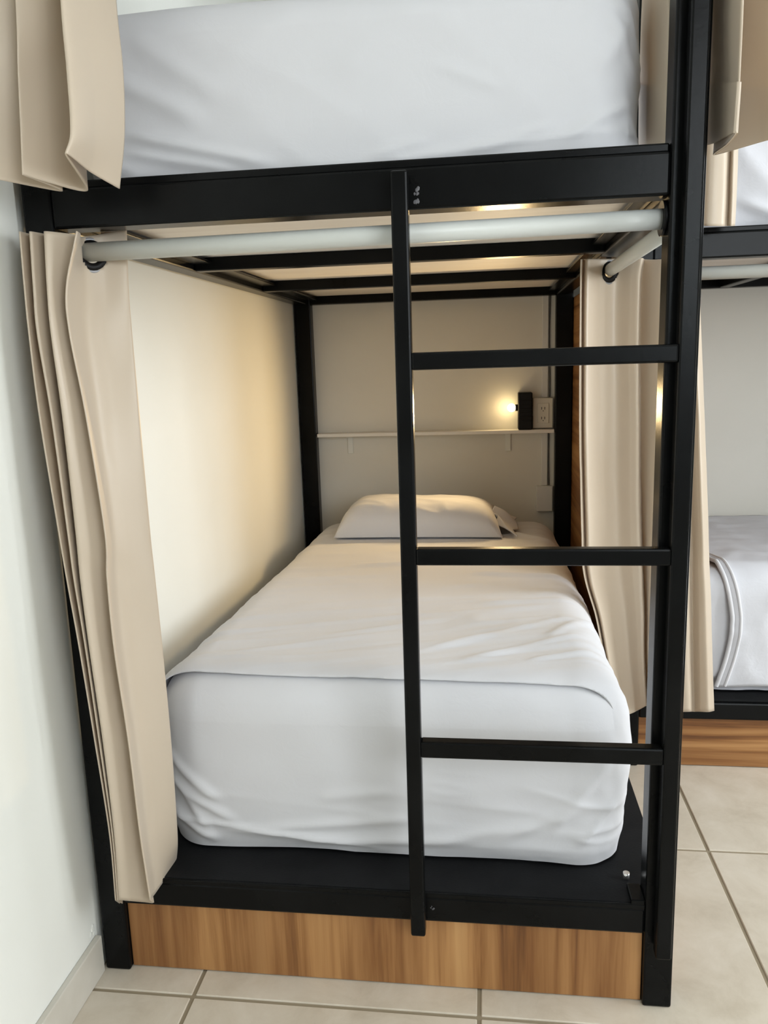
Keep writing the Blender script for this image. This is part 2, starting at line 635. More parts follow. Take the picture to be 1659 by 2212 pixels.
# the two rods the lower curtains hang from
cyl('curtain_rod', (0.052, 0.031, 1.337), (W - PZ + 0.001, 0.031, 1.3425), 0.0152, M_pole, bed, 24, 'pale grey round rod under the upper front rail')
cyl('curtain_rod', (W - 0.02, PZ, 1.343), (W - 0.02, 0.80, 1.343), 0.0148, M_pole, bed, 24, 'pale grey round rod along the right side')
box('rod_bracket', (W - 0.026, W - 0.014, 0.785, 0.797, 1.35, 1.388), M_black, bed, 0.001)
for y in (0.031,):
    cyl('rod_flange', (W - PZ - 0.006, y, 1.3435), (W - PZ + 0.001, y, 1.3435), 0.026, M_black, bed, 20)
# upper rods, above the picture
cyl('curtain_rod', (0.052, 0.031, 2.36), (W - PZ, 0.031, 2.36), 0.0165, M_pole, bed, 20)
cyl('curtain_rod', (W - 0.02, PZ, 2.36), (W - 0.02, L, 2.36), 0.0165, M_pole, bed, 20)
# bolts and welds
for (p, d) in [((W - PZ - 0.020, 0.075, 0.2005), (0, 0, 1))]:
    cyl('screw', p, tuple(Vector(p) + Vector(d) * 0.012), 0.006, M_screw, bed, 10, 'bright screw head at the right corner of the lower board')
for (x, z) in [(W - PZ - 0.012, 0.198)]:
    box('corner_plate', (x - 0.012, x + 0.012, 0.002, 0.050, z - 0.02, z + 0.012) if z < 1 else (x - 0.010, x + 0.010, -0.003, 0.004, z - 0.028, z + 0.028), M_black, bed, 0.002)

# ladder welded to the front of the bed
lad = bpy.data.objects.new('ladder', None)
lad.parent = bed
COL.objects.link(lad)


def LB(name, b, label=None):
    return box(name, b, M_black, lad, 0.0035, label)


LY0, LY1 = -0.031, -0.006
LB('stile', (0.602, 0.628, LY0, LY1, 0.138, 1.422))
LB('stile', (1.0235, 1.0495, LY0, LY1, 0.121, 2.30))
for z0, z1 in ((0.4815, 0.511), (0.8185, 0.846), (1.130, 1.157), (1.60, 1.628)):
    LB('rung', (0.627, 1.0245, LY0 + 0.0015, LY1 - 0.0015, z0, z1)) if z0 < 1.5 else None
for (x, z) in ((0.615, 0.17), (0.615, 1.40), (1.036, 0.17), (1.036, 1.0), (1.036, 1.40)):
    LB('spacer', (x - 0.008, x + 0.008, LY1 - 0.001, 0.002, z - 0.012, z + 0.012))
# scuffed weld beside the left stile
random.seed(4)
bm = bmesh.new()
for k in range(12):
    x, z, s = 0.634 + random.uniform(0, 0.008), 1.392 + random.uniform(-0.013, 0.013), random.uniform(0.0015, 0.003)
    r = bmesh.ops.create_icosphere(bm, subdivisions=1, radius=s)
    for vv in r['verts']:
        vv.co = Vector((x + vv.co.x, vv.co.y * 0.4, z + vv.co.z * 1.3))
done('weld_bead', bm, M_scratch, bed, label='pale scuffed weld beside the ladder')
bm = bmesh.new()
for k in range(6):
    x, z, s = 0.636 + random.uniform(0, 0.006), 0.172 + random.uniform(-0.008, 0.008), random.uniform(0.0012, 0.002)
    r = bmesh.ops.create_icosphere(bm, subdivisions=1, radius=s)
    for vv in r['verts']:
        vv.co = Vector((x + vv.co.x, vv.co.y * 0.4, z + vv.co.z))
done('weld_bead', bm, M_scratch, bed)

OX2, OY2 = 1.110, 0.865
bed2 = bunk_frame('black steel bunk bed at the right, its long side parallel to the back wall', OX2, OY2, 1.95, 1.06, 'side')
box('base_panel', (OX2 + PZ + 0.001, OX2 + 1.95 - PZ - 0.001, OY2 + 0.012, OY2 + 0.030, 0.002, 0.1445), M_wood_h, bed2, 0.001, label='long wood-grain panel with level grain under the bed')
box('end_panel', (OX2 - 0.034, OX2 - 0.016, OY2 + 0.004, OY2 + 1.055, 0.15, 1.36), M_wood_d, bed2, 0.001, label='brown wood-grain partition between the two beds')
box('end_panel', (OX2 + 1.966, OX2 + 1.984, OY2 + 0.004, OY2 + 1.055, 0.15, 1.36), M_wood_d, bed2, 0.001)  # added out of view to keep right window light off the back wall
cyl('curtain_rod', (OX2 + 0.052, OY2 + 0.031, 1.338), (OX2 + 1.95 - PZ, OY2 + 0.031, 1.338), 0.0165, M_pole, bed2, 20, 'pale grey round rod under the upper rail')
cyl('curtain_rod', (OX2 + 0.052, OY2 + 0.031, 2.36), (OX2 + 1.95 - PZ, OY2 + 0.031, 2.36), 0.0165, M_pole, bed2, 20)


# ------------------------------------------------------------------ bedding
def ridged(p, seed, octs=2):
    n = fbm(p, octs, seed)
    return (1 - np.abs(n)) ** 3


def rot2(u, v, deg):
    c, s = math.cos(math.radians(deg)), math.sin(math.radians(deg))
    return u * c + v * s, -u * s + v * c


def wr_lower(V, N):
    x, y, z = V[:, 0], V[:, 1], V[:, 2]
    front = np.clip(-N[:, 1], 0, 1)
    right = np.clip(N[:, 0], 0, 1)
    d = 0.003 * fbm(V * 6, 3, 3)
    # slack cloth along the foot of the front face
    low = np.exp(-((z - 0.27) / 0.075) ** 2)
    u, v = rot2(x, z, -6)
    d = d + front * low * 0.008 * ridged(np.stack([u * 3.2, v * 20, 0 * u], -1), 11)
    hi = np.exp(-((z - 0.44) / 0.09) ** 2)
    u, v = rot2(x, z, 5)
    d = d + front * hi * 0.0015 * fbm(np.stack([u * 3, v * 9, 0 * u], -1), 2, 21)
    # fan of pulls at the lower left corner
    for a, b, w_, h in [((0.09, 0.42), (0.23, 0.30), 0.010, 0.007), ((0.09, 0.36), (0.26, 0.26), 0.009, 0.007), ((0.09, 0.30), (0.22, 0.215), 0.010, 0.008), ((0.14, 0.33), (0.20, 0.24), 0.008, 0.005),
                         ((0.25, 0.245), (0.62, 0.29), 0.010, 0.006), ((0.32, 0.225), (0.75, 0.25), 0.010, 0.006), ((0.40, 0.32), (0.58, 0.345), 0.012, 0.004), ((0.20, 0.25), (0.45, 0.235), 0.008, 0.005),
                         ((0.60, 0.24), (0.86, 0.29), 0.011, 0.005), ((0.72, 0.235), (0.95, 0.34), 0.012, 0.005), ((0.84, 0.25), (0.97, 0.44), 0.011, 0.005), ((0.90, 0.24), (0.985, 0.36), 0.007, 0.005)]:
        d = d + front * crease(x, z, a, b, w_, h)
    # crumpled corner at the right
    cr = np.exp(-((x - 0.99) / 0.07) ** 2 - ((y - 0.17) / 0.12) ** 2)
    d = d + cr * 0.004 * fbm(np.stack([x * 16, y * 16, z * 12], -1), 3, 31)
    d = d + right * 0.004 * ridged(np.stack([y * 8, z * 5, 0 * y], -1), 41)
    d = d + right * 0.014 * np.sin(np.clip((z - 0.2) / 0.34, 0, 1) * math.pi)
    # bottom tuck
    d = d - (1 - N[:, 2].clip(0, 1)) * 0.014 * np.clip((0.235 - z) / 0.03, 0, 1) * (0.6 + 0.6 * vnoise(np.stack([x * 5, y * 5, 0 * x], -1), 7))
    return d


mat1 = link('mattress', mattress_mesh('mattress', 0.085, 0.995, 0.098, 1.865, 0.205, 0.562, 0.10, 0.085, wr_lower, 110, 120, 60, sag=0.055), M_sheet, smooth=True)
tag(mat1, 'white sheeted mattress on the lower bunk behind the ladder, its end facing the camera', 'mattress')


def wr_sheet(V, N):
    x, y, z = V[:, 0], V[:, 1], V[:, 2]
    up = np.clip(N[:, 2], 0, 1)
    d = 0.002 * fbm(V * 5, 3, 5)
    # fine diagonal pulls across the top
    u, v = rot2(x, y, 20)
    mask = np.clip(1.2 - np.abs(y - 0.42) / 0.45, 0, 1)
    d = d + up * mask * (0.0044 * ridged(np.stack([u * 2.0, v * 15, 0 * u], -1), 51) + 0.0022 * ridged(np.stack([u * 3.5, v * 30, 0 * u], -1), 53))
    u, v = rot2(x, y, 8)
    d = d + up * np.clip((y - 0.6) / 0.4, 0, 1) * 0.0042 * ridged(np.stack([u * 2.5, v * 9, 0 * u], -1), 61)
    for a, b, w_, h in [((0.55, 0.22), (0.95, 0.52), 0.010, 0.005), ((0.68, 0.20), (0.97, 0.40), 0.009, 0.006), ((0.80, 0.20), (0.98, 0.30), 0.010, 0.006), ((0.86, 0.34), (0.99, 0.55), 0.012, 0.006),
                         ((0.30, 0.30), (0.70, 0.52), 0.012, 0.004), ((0.20, 0.22), (0.55, 0.40), 0.010, 0.003), ((0.70, 0.62), (1.0, 0.66), 0.014, 0.006), ((0.66, 0.95), (1.0, 0.88), 0.016, 0.007),
                         ((0.30, 1.02), (0.75, 1.12), 0.016, 0.005), ((0.12, 0.85), (0.5, 0.92), 0.014, 0.003), ((0.7, 1.3), (1.0, 1.2), 0.018, 0.008), ((0.8, 1.55), (1.0, 1.40), 0.018, 0.008)]:
        d = d + up * crease(x, y, a, b, w_, h)
    side = np.clip(N[:, 0], 0, 1)
    d = d + side * 0.004 * ridged(np.stack([y * 7, z * 3, 0 * y], -1), 71)
    # the hem stands off a little along the foot edge
    d = d + 0.0035 * np.exp(-((y - 0.135) / 0.02) ** 2) * np.clip((0.93 - x) / 0.08, 0, 1) + 0.014 * np.exp(-((x - 0.10) / 0.05) ** 2 - ((y - 0.14) / 0.05) ** 2)
    return d


sh = link('bed_sheet', mattress_mesh('bed_sheet', 0.0835, 0.9965, 0.0955, 1.867, 0.205, 0.5645, 0.1015, 0.0865, wr_sheet, 120, 190, 14, sag=0.055, open_front=0.142, drop=0.44), M_sheet, smooth=True)
md = sh.modifiers.new('thickness', 'SOLIDIFY')
md.thickness = 0.0025
md.offset = 1
tag(sh, 'white flat sheet spread over the lower mattress, its hem along the foot edge', 'bed sheet')


def wr_upper(V, N):
    x, y, z = V[:, 0], V[:, 1], V[:, 2]
    front = np.clip(-N[:, 1], 0, 1)
    d = 0.0025 * fbm(V * np.array([4, 4, 5]), 3, 103)
    low = np.exp(-((z - 1.475) / 0.035) ** 2)
    u, v = rot2(x, z, 3)
    d = d + front * low * 0.007 * ridged(np.stack([u * 3.0, v * 17, 0 * u], -1), 111)
    u, v = rot2(x, z, -38)
    d = d + front * 0.003 * ridged(np.stack([u * 2.0, v * 6, 0 * u], -1), 113)
    for a, b, w_, h in [((0.13, 1.53), (0.42, 1.46), 0.010, 0.008), ((0.13, 1.50), (0.36, 1.455), 0.008, 0.006), ((0.12, 1.62), (0.30, 1.53), 0.016, 0.006), ((0.16, 1.68), (0.34, 1.56), 0.018, 0.004),
                         ((0.66, 1.60), (0.78, 1.55), 0.010, 0.003), ((0.90, 1.72), (0.965, 1.64), 0.008, 0.007), ((0.93, 1.66), (0.975, 1.55), 0.010, 0.007), ((0.91, 1.56), (0.97, 1.66), 0.012, 0.005),
                         ((0.70, 1.46), (0.86, 1.50), 0.009, 0.006), ((0.55, 1.465), (0.66, 1.49), 0.008, 0.005), ((0.86, 1.47), (0.97, 1.53), 0.008, 0.006), ((0.50, 1.58), (0.66, 1.70), 0.020, 0.004), ((0.30, 1.60), (0.48, 1.72), 0.022, 0.003)]:
        d = d + front * crease(x, z, a, b, w_, h)
    cr = np.exp(-((x - 0.965) / 0.05) ** 2 - ((y - 0.13) / 0.12) ** 2)
    d = d + cr * 0.005 * ridged(np.stack([x * 14 + z * 6, y * 16, z * 4], -1), 131)
    d = d - 0.012 * np.clip((1.46 - z) / 0.04, 0, 1)
    return d


mat2 = link('mattress', mattress_mesh('mattress', 0.06, 0.985, 0.075, 1.865, 1.4125, 1.722, 0.09, 0.05, wr_upper, 110, 80, 60), M_sheet, smooth=True)
tag(mat2, 'white sheeted mattress on the upper bunk above the ladder, filling the top of the view', 'mattress')


def pillow_mesh(name, cx, cy, zb, hx, hy, h, seed=0, nx=72, ny=44, tilt=0.0):
    out = []
    xs, ys = np.linspace(-1, 1, nx), np.linspace(-1, 1, ny)
    X, Y = np.meshgrid(xs, ys, indexing='ij')
    prof = np.maximum(1 - np.abs(X) ** 7, 0) ** 0.6 * np.maximum(1 - np.abs(Y) ** 3, 0) ** 0.5 * (1 - 0.08 * X)
    pin = 1 - 0.06 * (1 - np.abs(X) ** 2) * (np.abs(Y) ** 6) * 0 - 0.05 * np.cos(X * math.pi / 2) * np.abs(Y) ** 8
    edge = 0.045 * np.abs(X) ** 6 * np.abs(Y) ** 6
    PX, PY = X * hx * (1 - 0.04 * np.cos(Y * math.pi / 2)), Y * hy * pin
    n3 = np.stack([X.ravel() * 3, Y.ravel() * 2.5, 0 * X.ravel()], -1)
    wr = fbm(n3 * 1.3, 3, seed).reshape(X.shape)
    u, v = rot2(X * hx, Y * hy, -22)
    rd = ridged(np.stack([u.ravel() * 5, v.ravel() * 16, 0 * u.ravel()], -1), seed + 5).reshape(X.shape)
    top = zb + 0.010 + prof * h * (0.985 + 0.018 * wr) + 0.006 * rd * np.clip(prof * 1.4, 0, 1) * np.clip(0.35 - 0.75 * Y, 0.15, 1)
    bot = zb + 0.006 - 0.004 * prof
    V = np.concatenate([np.stack([PX + cx, PY + cy, top], -1).reshape(-1, 3), np.stack([PX + cx, PY + cy, bot], -1).reshape(-1, 3)])
    idx = np.arange(nx * ny).reshape(nx, ny)
    F = np.stack([idx[:-1, :-1], idx[1:, :-1], idx[1:, 1:], idx[:-1, 1:]], -1).reshape(-1, 4)
    F2 = F[:, ::-1] + nx * ny
    loop = np.concatenate([idx[:, 0], idx[-1, 1:], idx[-2::-1, -1], idx[0, -2:0:-1]])
    F3 = np.stack([loop, np.roll(loop, -1), np.roll(loop, -1) + nx * ny, loop + nx * ny], -1)
    V[:, 2] += tilt * (V[:, 1] - cy)
    me = bpy.data.meshes.new(name)
    me.from_pydata(V.tolist(), [], np.concatenate([F, F2, F3]).tolist())
    bm = bmesh.new()
    bm.from_mesh(me)
    bmesh.ops.recalc_face_normals(bm, faces=bm.faces)
    bm.to_mesh(me)
    bm.free()
    return me


pil = thing('pillow', 'white pillow lying at the head of the lower bunk below the wall shelf', 'pillow', (0.51, 1.62, 0.52))
pm = pillow_mesh('cushion', -0.01, 0.0, 0.006, 0.297, 0.18, 0.112, 3)
link('cushion', pm, M_sheet, pil, smooth=True)
# loose open end of the pillowcase at the right
rows_flap = []
for k, (zz, sp) in enumerate([(0.075, 0.6), (0.058, 0.85), (0.036, 1.0), (0.016, 1.1)]):
    row = []
    for q in range(7):
        t = q / 6 * 2 - 1
        row.append((0.262 + 0.075 * (k / 3) + 0.012 * math.sin(q * 2.1 + k), t * 0.15 * sp, zz * (1 - 0.55 * t * t) + 0.008 + 0.008 * math.sin(q * 2.6)))
    rows_flap.append(row)
fl = link('pillowcase_flap', grid_mesh('pillowcase_flap', spline_rows(rows_flap, 40, 24)), M_sheet, pil, smooth=True)
md = fl.modifiers.new('thickness', 'SOLIDIFY')
md.thickness = 0.004


# second bunk bedding
def wr_second(V, N):
    x, y, z = V[:, 0], V[:, 1], V[:, 2]
    d = 0.004 * fbm(V * 7, 3, 203)
    front = np.clip(-N[:, 1], 0, 1)
    u, v = rot2(x, z, 60)
    d = d + front * 0.006 * ridged(np.stack([u * 4, v * 12, 0 * u], -1), 205)
    d = d + 0.004 * np.clip(N[:, 2], 0, 1) * ridged(np.stack([x * 5, y * 12, 0 * x], -1), 207)
    d = d - 0.010 * np.clip((0.25 - z) / 0.04, 0, 1)
    return d


m3 = link('mattress', mattress_mesh('mattress', OX2 + 0.06, OX2 + 1.88, OY2 + 0.065, OY2 + 0.995, 0.205, 0.545, 0.08, 0.06, wr_second, 120, 80, 34, sag=0.035), M_grey_sheet, smooth=True)
tag(m3, 'white mattress on the lower bunk of the right-hand bed, half hidden by a curtain', 'mattress')


def wr_second_up(V, N):
    x, y, z = V[:, 0], V[:, 1], V[:, 2]
    front = np.clip(-N[:, 1], 0, 1)
    u, v = rot2(x, z, -55)
    d = 0.003 * fbm(V * 6, 3, 303) + front * 0.010 * ridged(np.stack([u * 3, v * 9, 0 * u], -1), 305)
    d = d + front * crease(x, z, (1.36, 1.52), (1.52, 1.45), 0.012, 0.012)
    return d - 0.012 * np.clip((1.46 - z) / 0.04, 0, 1)


m4 = link('mattress', mattress_mesh('mattress', OX2 + 0.06, OX2 + 1.88, OY2 + 0.065, OY2 + 0.995, 1.4125, 1.722, 0.08, 0.05, wr_second_up, 100, 60, 34), M_grey_sheet, smooth=True)
tag(m4, 'white mattress on the upper bunk of the right-hand bed, under the hanging curtain', 'mattress')

# quilt over the right part of the second mattress with a piped edge
qx = 1.395


def quilt_surface(x_fn, n_s=90, n_x=70, lift=0.010):
    """profile over the front of the mattress: hangs to z=0.23, bends over the edge, lies flat to the back"""
    y0, zt, r = OY2 + 0.055, 0.5475, 0.075
    prof = []
    for t in np.linspace(0, 1, 30):
        prof.append((y0 - 0.006, 0.222 + t * (zt - r - 0.222)))
    for a in np.linspace(0, math.pi / 2, 16)[1:]:
        prof.append((y0 + r - (r + 0.006) * math.cos(a), zt - r + (r + lift) * math.sin(a)))
    for t in np.linspace(0, 1, 50)[1:]:
        prof.append((y0 + r + t * (0.93 - r - 0.03), zt + lift - 0.035 * t))
    prof = np.array(prof)
    return prof


prof = quilt_surface(None)
s = np.linspace(0, 1, len(prof))
xe = qx + 0.018 * np.sin(s * 9) - 0.16 * np.clip((s - 0.52) / 0.48, 0, 1) - 0.02 * np.clip(1 - s / 0.25, 0, 1)
nxq = 90
P = np.zeros((len(prof), nxq, 3))
for i in range(len(prof)):
    P[i, :, 0] = np.linspace(xe[i], OX2 + 1.84, nxq)
    P[i, :, 1] = prof[i, 0]
    P[i, :, 2] = prof[i, 1]
fl_ = P.reshape(-1, 3)
dd = 0.005 * fbm(fl_ * np.array([8, 8, 6]), 3, 401) + 0.006 * ridged(np.stack([fl_[:, 0] * 7, fl_[:, 2] * 4 + fl_[:, 1] * 4, 0 * fl_[:, 0]], -1), 405)
P = (fl_ + np.stack([0 * dd, -np.abs(dd), np.abs(dd)], -1)).reshape(P.shape)
quilt = thing('quilt', 'white quilt with piped edge draped over the mattress of the right-hand lower bunk', 'quilt', tuple(P[0, 0]))
qo = np.array(P[0, 0])
qq = link('cover', grid_mesh('cover', P - qo), M_grey_sheet, quilt, smooth=True)
md = qq.modifiers.new('thickness', 'SOLIDIFY')
md.thickness = 0.007
md.offset = 0


def tube_path(name, pts, r, material, parent, n=8):
    pts = np.array(pts)
    tg = np.gradient(pts, axis=0)
    tg /= np.linalg.norm(tg, axis=1)[:, None]
    ref = np.array([1.0, 0, 0])
    a = np.cross(tg, ref)
    a /= np.maximum(np.linalg.norm(a, axis=1)[:, None], 1e-6)
    b = np.cross(tg, a)
    ang = np.linspace(0, 2 * math.pi, n + 1)
    P = pts[:, None, :] + r * (np.cos(ang)[None, :, None] * a[:, None, :] + np.sin(ang)[None, :, None] * b[:, None, :])
    return link(name, grid_mesh(name, P), material, parent, smooth=True)


edge = P[:, 0, :] - qo
tube_path('piping', edge, 0.0062, M_sheet, quilt)
tube_path('piping', P[:, 1, :] - qo + np.array([0.004, -0.004, 0.003]), 0.0045, M_sheet, quilt)


# ------------------------------------------------------------------ curtains
LOWER_LEFT = [
  [(0.027,-0.061,1.360),(0.026,-0.022,1.361),(0.045,-0.061,1.359),(0.052,-0.022,1.360),(0.070,-0.061,1.358),(0.103,-0.022,1.357),(0.119,-0.058,1.356),(0.086,0.020,1.361),(0.108,0.042,1.366),(0.144,0.060,1.375),(0.132,0.072,1.375),(0.094,0.076,1.375)],
  [(0.033,-0.075,1.275),(0.030,-0.037,1.274),(0.049,-0.075,1.274),(0.054,-0.037,1.273),(0.072,-0.075,1.273),(0.085,-0.037,1.272),(0.099,-0.068,1.273),(0.088,0.010,1.277),(0.109,0.034,1.280),(0.143,0.050,1.284),(0.131,0.062,1.284),(0.093,0.066,1.284)],
  [(0.038,-0.085,1.205),(0.033,-0.047,1.201),(0.053,-0.085,1.204),(0.058,-0.047,1.201),(0.076,-0.085,1.203),(0.089,-0.047,1.199),(0.100,-0.075,1.203),(0.091,-0.008,1.205),(0.111,0.018,1.206),(0.144,0.045,1.208),(0.132,0.057,1.208),(0.094,0.061,1.208)],
  [(0.040,-0.085,1.076),(0.042,-0.047,1.069),(0.061,-0.085,1.075),(0.061,-0.047,1.068),(0.081,-0.085,1.075),(0.101,-0.047,1.067),(0.113,-0.075,1.074),(0.102,-0.022,1.071),(0.119,0.004,1.070),(0.147,0.040,1.068),(0.135,0.052,1.068),(0.097,0.056,1.068)],
  [(0.051,-0.085,0.889),(0.048,-0.047,0.876),(0.067,-0.085,0.889),(0.064,-0.047,0.876),(0.083,-0.085,0.889),(0.113,-0.047,0.875),(0.125,-0.075,0.886),(0.117,-0.033,0.877),(0.130,-0.008,0.873),(0.150,0.035,0.865),(0.138,0.047,0.865),(0.100,0.051,0.865)],
  [(0.056,-0.085,0.811),(0.050,-0.047,0.795),(0.069,-0.085,0.811),(0.064,-0.047,0.795),(0.082,-0.085,0.811),(0.109,-0.047,0.795),(0.121,-0.075,0.808),(0.115,-0.034,0.796),(0.130,-0.010,0.792),(0.154,0.030,0.782),(0.142,0.042,0.782),(0.104,0.046,0.782)],
  [(0.065,-0.085,0.690),(0.056,-0.045,0.671),(0.076,-0.085,0.690),(0.065,-0.045,0.671),(0.085,-0.085,0.691),(0.108,-0.045,0.672),(0.121,-0.075,0.688),(0.115,-0.034,0.671),(0.131,-0.010,0.665),(0.156,0.030,0.652),(0.144,0.042,0.652),(0.106,0.046,0.652)],
  [(0.073,-0.082,0.523),(0.062,-0.042,0.497),(0.081,-0.082,0.523),(0.071,-0.042,0.497),(0.090,-0.082,0.524),(0.116,-0.042,0.499),(0.129,-0.073,0.520),(0.123,-0.034,0.499),(0.136,-0.010,0.490),(0.157,0.030,0.472),(0.145,0.042,0.472),(0.107,0.046,0.472)],
  [(0.078,-0.075,0.343),(0.064,-0.035,0.312),(0.083,-0.075,0.343),(0.070,-0.035,0.312),(0.089,-0.075,0.343),(0.117,-0.035,0.314),(0.131,-0.068,0.342),(0.127,-0.034,0.318),(0.137,-0.010,0.306),(0.154,0.030,0.283),(0.142,0.042,0.283),(0.104,0.046,0.283)],
  [(0.070,-0.064,0.202),(0.058,-0.029,0.169),(0.074,-0.064,0.202),(0.063,-0.029,0.169),(0.079,-0.064,0.203),(0.122,-0.029,0.173),(0.134,-0.060,0.203),(0.130,-0.030,0.195),(0.131,0.000,0.194),(0.129,0.070,0.186),(0.117,0.082,0.186),(0.079,0.086,0.186)],
]
UPPER_LEFT = [
  [(0.032,-0.140,1.653),(0.121,-0.070,1.667),(0.101,-0.130,1.651),(0.126,-0.100,1.660),(0.150,-0.060,1.669),(0.182,-0.160,1.632),(0.196,-0.110,1.651),(0.210,-0.050,1.673)],
  [(0.028,-0.150,1.561),(0.116,-0.070,1.581),(0.099,-0.140,1.560),(0.117,-0.100,1.570),(0.147,-0.060,1.576),(0.186,-0.170,1.543),(0.201,-0.120,1.559),(0.216,-0.060,1.576)],
  [(0.027,-0.160,1.481),(0.110,-0.070,1.493),(0.099,-0.150,1.479),(0.116,-0.110,1.486),(0.147,-0.065,1.485),(0.193,-0.190,1.462),(0.201,-0.130,1.475),(0.212,-0.065,1.487)],
  [(0.028,-0.170,1.421),(0.112,-0.080,1.410),(0.100,-0.160,1.417),(0.115,-0.120,1.414),(0.148,-0.070,1.411),(0.187,-0.200,1.430),(0.186,-0.130,1.422),(0.199,-0.070,1.411)],
]
LOWER_RIGHT = [
  [(0.962,0.690,1.363),(0.973,0.725,1.367),(0.980,0.700,1.364),(1.017,0.745,1.368),(1.060,0.765,1.369),(1.090,0.735,1.365),(1.107,0.725,1.363),(1.121,0.768,1.365),(1.135,0.730,1.359),(1.149,0.700,1.356),(1.163,0.735,1.358)],
  [(0.962,0.690,1.280),(0.973,0.725,1.282),(0.979,0.700,1.280),(1.014,0.745,1.283),(1.056,0.765,1.284),(1.085,0.735,1.281),(1.101,0.725,1.280),(1.114,0.768,1.280),(1.132,0.730,1.276),(1.149,0.700,1.273),(1.163,0.735,1.276)],
  [(0.965,0.690,1.000),(0.976,0.725,0.997),(0.982,0.700,0.999),(1.018,0.745,0.996),(1.060,0.765,0.994),(1.090,0.735,0.996),(1.106,0.725,0.997),(1.120,0.768,0.990),(1.135,0.730,0.993),(1.150,0.700,0.995),(1.164,0.735,0.993)],
  [(0.975,0.690,0.715),(0.986,0.725,0.707),(0.993,0.700,0.713),(1.030,0.745,0.704),(1.073,0.765,0.700),(1.104,0.735,0.707),(1.120,0.725,0.710),(1.136,0.768,0.697),(1.141,0.730,0.706),(1.149,0.700,0.711),(1.163,0.735,0.705)],
  [(0.982,0.690,0.608),(0.993,0.725,0.598),(1.000,0.700,0.605),(1.037,0.745,0.594),(1.080,0.765,0.590),(1.110,0.735,0.599),(1.127,0.725,0.602),(1.141,0.768,0.588),(1.144,0.730,0.598),(1.147,0.700,0.606),(1.162,0.735,0.597)],
  [(1.013,0.690,0.500),(1.024,0.725,0.488),(1.028,0.700,0.497),(1.060,0.745,0.483),(1.096,0.765,0.478),(1.120,0.735,0.489),(1.133,0.725,0.493),(1.148,0.768,0.476),(1.146,0.730,0.488),(1.146,0.700,0.498),(1.161,0.735,0.487)],
  [(1.034,0.690,0.390),(1.045,0.725,0.377),(1.048,0.700,0.387),(1.077,0.745,0.371),(1.109,0.765,0.364),(1.128,0.735,0.377),(1.139,0.725,0.382),(1.153,0.768,0.361),(1.150,0.730,0.376),(1.147,0.700,0.388),(1.162,0.735,0.374)],
  [(1.067,0.690,0.220),(1.077,0.725,0.205),(1.078,0.700,0.220),(1.103,0.745,0.208),(1.129,0.765,0.210),(1.142,0.735,0.235),(1.150,0.725,0.245),(1.166,0.768,0.222),(1.159,0.730,0.239),(1.153,0.700,0.253),(1.167,0.735,0.237)],
]
SECOND_LOWER = [
  [(1.183,0.800,1.360),(1.207,0.800,1.359),(1.226,0.835,1.362),(1.238,0.810,1.359),(1.238,0.800,1.358),(1.256,0.820,1.361)],
  [(1.207,0.800,0.986),(1.231,0.800,0.986),(1.251,0.835,0.983),(1.263,0.810,0.984),(1.268,0.800,0.985),(1.286,0.820,0.985)],
  [(1.226,0.800,0.689),(1.252,0.800,0.689),(1.272,0.835,0.682),(1.284,0.810,0.687),(1.291,0.800,0.689),(1.310,0.820,0.687)],
  [(1.231,0.800,0.566),(1.256,0.800,0.566),(1.277,0.835,0.557),(1.289,0.810,0.564),(1.299,0.800,0.566),(1.318,0.820,0.563)],
  [(1.240,0.800,0.376),(1.266,0.800,0.377),(1.287,0.835,0.364),(1.299,0.810,0.373),(1.312,0.800,0.377),(1.331,0.820,0.373)],
  [(1.251,0.800,0.197),(1.277,0.800,0.198),(1.298,0.835,0.182),(1.310,0.810,0.194),(1.325,0.800,0.199),(1.345,0.820,0.193)],
]
SECOND_UPPER = [
  [(1.190,0.835,1.889),(1.219,0.800,1.874),(1.251,0.835,1.884),(1.264,0.800,1.870),(1.295,0.800,1.868),(1.314,0.825,1.875),(1.317,0.805,1.868),(1.329,0.820,1.872)],
  [(1.194,0.835,1.646),(1.223,0.800,1.635),(1.256,0.835,1.642),(1.270,0.800,1.632),(1.301,0.800,1.630),(1.321,0.825,1.635),(1.323,0.805,1.630),(1.336,0.820,1.633)],
  [(1.194,0.835,1.541),(1.224,0.800,1.533),(1.257,0.835,1.538),(1.271,0.800,1.530),(1.303,0.800,1.528),(1.322,0.825,1.532),(1.325,0.805,1.528),(1.338,0.820,1.530)],
  [(1.193,0.835,1.447),(1.223,0.800,1.440),(1.256,0.835,1.444),(1.271,0.800,1.438),(1.303,0.800,1.436),(1.323,0.825,1.439),(1.326,0.805,1.436),(1.338,0.820,1.438)],
]
UPPER_RIGHT = [
  [(1.016,0.300,1.750),(1.004,0.170,1.695),(1.018,0.100,1.668),(1.033,0.130,1.679),(1.042,0.100,1.666),(1.069,0.055,1.646),(1.077,-0.010,1.620),(1.082,-0.060,1.599),(1.095,0.020,1.628),(1.091,0.050,1.638),(1.120,-0.000,1.617),(1.140,-0.050,1.599)],
  [(1.016,0.300,1.638),(1.005,0.170,1.593),(1.020,0.100,1.572),(1.036,0.130,1.580),(1.046,0.100,1.570),(1.072,0.055,1.553),(1.082,-0.010,1.531),(1.081,-0.065,1.513),(1.093,0.020,1.534),(1.089,0.050,1.541),(1.125,0.000,1.525),(1.145,-0.050,1.514)],
  [(1.020,0.300,1.507),(1.007,0.170,1.476),(1.023,0.100,1.463),(1.039,0.130,1.466),(1.050,0.100,1.459),(1.076,0.055,1.449),(1.084,-0.010,1.444),(1.078,-0.070,1.433),(1.086,0.000,1.435),(1.082,0.045,1.432),(1.130,0.000,1.435),(1.150,-0.050,1.431)],
]



